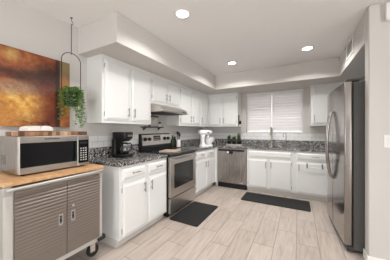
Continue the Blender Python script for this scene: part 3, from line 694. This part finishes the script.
MB().lathe([(0.015, 0.2155), (0.015, 0.235), (0.012, 0.24)], n=18).build('cap', M['leaf'], r, smooth=True)
r = thing('vinegar_bottle', 'short black bottle on the wooden tray behind the crock', 'bottle', (-2.155, 3.118, TZ))
MB().lathe([(0.034, 0), (0.036, 0.004), (0.036, 0.12), (0.026, 0.15), (0.014, 0.165), (0.014, 0.19)], n=24).build('glass_body', M['blackgloss'], r, smooth=True)
MB().lathe([(0.017, 0.1905), (0.017, 0.21)], n=18).build('cap', M['black'], r, smooth=True)
r = thing('utensil_crock', 'white crock on the wooden tray holding dark utensils', 'crock', (-2.135, 3.208, TZ))
MB().lathe([(0.044, 0), (0.048, 0.004), (0.048, 0.145), (0.045, 0.147), (0.043, 0.143), (0.043, 0.01)], n=28).build('crock_body', M['enamel'], r, smooth=True)
for i, (ax, ay, L, nm, kind, lb) in enumerate(((0.16, -0.10, 0.27, 'spatula', 'flat', 'dark purple spatula standing in the white crock'), (-0.12, 0.14, 0.29, 'serving_spoon', 'oval', 'dark spoon standing tallest in the white crock'), (0.05, 0.16, 0.25, 'ladle', 'oval', 'dark purple ladle leaning right in the white crock'))):
    u = thing(nm, lb, 'utensil', (-2.135+[.012, -.012, 0.006][i], 3.208+[-.012, 0, .012][i], TZ+0.012), 0, 'utensils in the crock')
    d = Vector((ax*0.75, ay*0.75, 1)).normalized()
    MB().tube([d*0.002, d*(L-0.05)], 0.005, 8).build('utensil_handle', M['purple'] if i != 1 else M['black'], u, smooth=True)
    b = MB()
    if kind == 'flat': p = d*(L-0.055); b.box(p.x-0.004, p.y-0.025, p.z, p.x+0.004, p.y+0.025, p.z+0.075)
    else: b.ell(d*(L-0.02), (0.012, 0.026, 0.038))
    b.build('utensil_head', M['purple'] if i != 1 else M['black'], u, smooth=True)
# shelf above the range with shaker and plain box filling an unidentified grey patch
r = thing('wall_shelf', 'narrow grey metal shelf on the wall between range and hood', 'shelf', (XW+0.001, 2.26, 1.305))
MB().box(0, 0, 0, 0.085, 0.49, 0.008).box(0.081, 0, 0.008, 0.085, 0.49, 0.02).build('board', M['darkgrey'], r, 0.001)
for y in (0.06, 0.43): MB().prism([(0, 0), (0.07, 0), (0, -0.05)], 1, y, y+0.006).build('bracket', M['darkgrey'], r)
r = thing('salt_shaker', 'white shaker with black cap on the grey wall shelf', 'shaker', (XW+0.04, 2.70, 1.314))
MB().lathe([(0.021, 0), (0.023, 0.003), (0.021, 0.05), (0.018, 0.065)], n=20).build('jar', M['enamel'], r, smooth=True)
MB().lathe([(0.0205, 0.0655), (0.0205, 0.085), (0.014, 0.096)], n=20).build('cap', M['black'], r, smooth=True)
r = thing('grey_box', 'tall grey stand-in box on the grey wall shelf', 'tin', (XW+0.042, 2.53, 1.314))
MB().prism(rrect(-0.033, -0.10, 0.033, 0.10, 0.012), 2, 0, 0.17).build('box_body', M['steel'], r, 0.002)
MB().prism(rrect(-0.035, -0.102, 0.035, 0.102, 0.012), 2, 0.1705, 0.195).build('lid', M['grey'], r, 0.002)

# ---------------------------------------------------------------- stand mixer
r = thing('stand_mixer', 'white stand mixer with white bowl on the counter right of the range', 'stand mixer', (-1.785, 3.70, CT1+0.001), radians(66)); r.scale = (1.02, 1.02, 1.03)
b = MB(); P = lambda pl, z: [(x, y, z) for x, y in pl]
b.loft([P(rrect(-0.11, -0.09, 0.20, 0.09, 0.075, 8), 0.0), P(rrect(-0.11, -0.09, 0.20, 0.09, 0.075, 8), 0.02), P(rrect(-0.10, -0.078, 0.19, 0.078, 0.065, 8), 0.038)]); b.build('base', M['enamel'], r, smooth=True)
b = MB()
b.loft([P(rrect(-0.10, -0.055, 0.01, 0.055, 0.04, 6), 0.036), P(rrect(-0.095, -0.045, -0.015, 0.045, 0.035, 6), 0.10), P(rrect(-0.10, -0.045, -0.015, 0.045, 0.035, 6), 0.18), P(rrect(-0.115, -0.05, 0.005, 0.05, 0.04, 6), 0.245)]); b.build('column', M['enamel'], r, smooth=True)
h = MB().loft([[(x, ry*cos(2*pi*i/20), 0.288+dz+rz*sin(2*pi*i/20)) for i in range(20)] for x, ry, rz, dz in ((-0.145, 0.02, 0.02, 0), (-0.14, 0.042, 0.038, 0), (-0.10, 0.058, 0.05, 0), (0.0, 0.062, 0.054, 0.002), (0.10, 0.060, 0.052, 0.002), (0.17, 0.052, 0.045, 0.0), (0.195, 0.036, 0.032, 0), (0.20, 0.02, 0.018, 0))]).build('motor_head', M['enamel'], r, smooth=True)
MB().cyl((0.2005, 0, 0.288), (0.207, 0, 0.288), 0.018, 16).build('hub_cap', M['chrome'], h, smooth=True)
MB().cyl((0.11, 0, 0.165), (0.11, 0, 0.236), 0.018, 14).build('beater_shaft', M['chrome'], h, smooth=True)
bw = MB().lathe([(0.052, 0.039), (0.055, 0.05), (0.085, 0.085), (0.102, 0.14), (0.106, 0.185), (0.109, 0.19), (0.103, 0.19), (0.099, 0.14), (0.08, 0.088), (0.05, 0.055)], cx=0.128, n=32).build('bowl', M['enamel'], r, smooth=True)
MB().tube([(0.20, -0.04, 0.17), (0.225, -0.06, 0.165), (0.23, -0.065, 0.13), (0.215, -0.055, 0.10), (0.185, -0.03, 0.095)], 0.007, 8).build('bowl_handle', M['enamel'], bw, smooth=True)
MB().box(0.035, -0.0655, 0.275, 0.085, -0.0615, 0.300).build('speed_plate', M['chrome'], h)

# ---------------------------------------------------------------- herb planter on the far counter
r = thing('herb_tray', 'pale rectangular tray holding three dark herb pots on the far counter', 'tray', (-1.32, 4.33, CT1+0.001))
b = MB(); o_ = rrect(-0.185, -0.06, 0.185, 0.06, 0.02); i_ = rrect(-0.179, -0.054, 0.179, 0.054, 0.016)
b.loft([P(o_, 0), P(o_, 0.028), P(i_, 0.028), P(i_, 0.005)]); b.build('tray_body', M['paleframe'], r)
for i, (dx_, lb) in enumerate(((-0.122, 'leftmost dark herb pot in the pale tray, nearest the mixer'), (0.0, 'middle dark herb pot in the pale tray'), (0.122, 'rightmost dark herb pot in the pale tray, nearest the window'))):
    p = thing('potted_herb', lb, 'potted plant', (-1.32+dx_, 4.33, CT1+0.0065), 0, 'potted herbs in the tray')
    MB().lathe([(0.038, 0), (0.049, 0.075), (0.051, 0.075), (0.051, 0.085), (0.046, 0.085), (0.044, 0.074)], n=20).build('pot', M['black'], p, smooth=True)
    b = MB(); st = MB(); rn = random.Random(20+i); tall = (0.14, 0.13, 0.19)[i]
    for s_ in range(22):
        a = rn.uniform(0, 2*pi); q = rn.uniform(0, 0.05); top = Vector((q*0.6*cos(a), q*1.5*sin(a), 0.085+rn.uniform(0.04, tall))); bt = Vector((q*.6*cos(a), q*.6*sin(a), 0.074))
        st.tube([bt, (bt+top)/2, top], 0.0014, 4)
        for t in range(13):
            f = rn.uniform(0.35, 1.0); an = rn.uniform(0, 2*pi)
            b.leaf(bt.lerp(top, f), (cos(an), sin(an), rn.uniform(-.3, .6)), (0, 0, 1), rn.uniform(0.032, 0.042), rn.uniform(0.028, 0.038))
    st.build('stems', M['stem'], p); b.build('leaves', M['herb'], p)

# ---------------------------------------------------------------- small fixtures
# hanging bottle opener and keys on the side of the cabinet left of the window
kx = FU+0.001+0.737
r = thing('key_rack', 'narrow dark rack with hooks on the side of the cabinet left of the window', 'key rack', (kx+0.001, BU+0.03, 1.37))
MB().box(0, 0, 0, 0.012, 0.06, 0.24).build('backplate', M['darkgrey'], r, 0.003)
for z in (0.20, 0.13): MB().tube([(0.012, 0.03, z), (0.035, 0.03, z), (0.042, 0.03, z+0.012)], 0.004, 8).build('hook', M['nickel'], r, smooth=True)
r = thing('oven_mitt', 'small black pot holder hanging from the dark rack by the window', 'pot holder', (kx+0.030, BU+0.06, 1.505))
MB().prism(rrect(-0.012, -0.105, 0.045, -0.03, 0.012), 1, -0.036, -0.024).build('pad', M['black'], r, 0.003)
MB().tube([(0.012+0.011*cos(2*pi*i/12), -0.03, -0.016+0.016*sin(2*pi*i/12)) for i in range(12)], 0.002, 6, True).build('loop', M['black'], r, smooth=True)
# towel bar over the cabinet door
r = thing('towel_bar', 'over-the-door towel bar on the cabinet beside the fridge', 'towel bar', (0.25, BB-DT, 0.60))
b = MB().tube([(-0.115, -0.048, 0), (0.115, -0.048, 0)], 0.006, 10); b.build('bar', M['enamel'], r, smooth=True)
for x in (-0.115, 0.115): MB().box(x-0.009, -0.055, -0.012, x+0.009, -0.043, 0.012).box(x-0.009, -0.043, -0.002, x+0.009, -0.0015, 0.003).box(x-0.009, -0.0035, 0.0, x+0.009, -0.0015, 0.066).build('bracket', M['darkgrey'], r, 0.001)
# mats
r = MB().prism(rrect(-0.228, -0.375, 0.228, 0.375, 0.03), 2, 0, 0.014).build('floor_mat', M['mat'], bevel=0.006, loc=(-1.385, 2.56, 0.001)); tag(r, 'black anti-fatigue mat on the floor in front of the range', 'floor mat', 'black floor mats')
r = MB().prism(rrect(-0.548, -0.235, 0.548, 0.235, 0.03), 2, 0, 0.014).build('floor_mat', M['mat'], bevel=0.006, loc=(-0.378, 3.66, 0.001)); tag(r, 'black anti-fatigue mat on the floor in front of the sink cabinet', 'floor mat', 'black floor mats')
# vent grille on the right soffit
r = thing('air_vent', 'white louvred air vent high on the soffit above the fridge', 'vent', (XR-0.001, 3.10, 2.205))
b = MB().box(-0.008, -0.17, 0, 0, -0.145, 0.215).box(-0.008, 0.145, 0, 0, 0.17, 0.215).box(-0.008, -0.145, 0, 0, 0.145, 0.025).box(-0.008, -0.145, 0.19, 0, 0.145, 0.215); b.build('vent_frame', M['trim'], r, 0.001)
b = MB()
for i in range(9):
    z = 0.034+i*0.0175; b.prism([(-0.007, z), (-0.0055, z), (-0.001, z+0.012), (-0.0025, z+0.012)], 1, -0.1445, 0.1445)
b.build('louvres', M['trim'], r)
# switch plate and chime box on the near right wall
r = thing('light_switch', 'white double rocker light switch on the right wall', 'light switch', (0.745, YN-0.0005, 1.107))
MB().prism(rrect(-0.060, 0, 0.060, 0.116, 0.005), 1, -0.006, 0).build('plate', M['white'], r, 0.002)
for x in (-0.024, 0.024): MB().prism(rrect(x-0.0165, 0.026, x+0.0165, 0.090, 0.003), 1, -0.009, -0.0062).build('rocker', M['enamel'], r, 0.001)
r = thing('door_chime', 'white chime box high on the right wall near the ceiling', 'door chime', (0.80, YN-0.0005, 2.25))
MB().prism(rrect(-0.108, 0, 0.108, 0.16, 0.006), 1, -0.04, 0).build('cover', M['white'], r, 0.004)
b = MB()
for i in range(5): b.box(-0.08, -0.0415, 0.05+i*0.018, 0.08, -0.0402, 0.056+i*0.018)
b.build('sound_slots', M['keytext'], r)
# dark basket on top of the fridge
r = thing('storage_basket', 'small black basket on top of the fridge at the back', 'basket', (0.72, 2.66, 1.758))
b = MB(); o_ = rrect(-0.09, -0.12, 0.09, 0.12, 0.03); i_ = rrect(-0.083, -0.113, 0.083, 0.113, 0.026)
S_ = lambda pl, z, k: [(x*k, y*k, z) for x, y in pl]
b.loft([S_(o_, 0, .88), S_(o_, 0.085, 1), S_(i_, 0.085, 1), S_(i_, 0.004, .88)]); b.build('basket_body', M['black'], r, smooth=True)
b = MB(); b.tube([(x*1.01, y*1.01, 0.086) for x, y in o_], 0.005, 6, True); b.build('rim', M['darkgrey'], r, smooth=True)
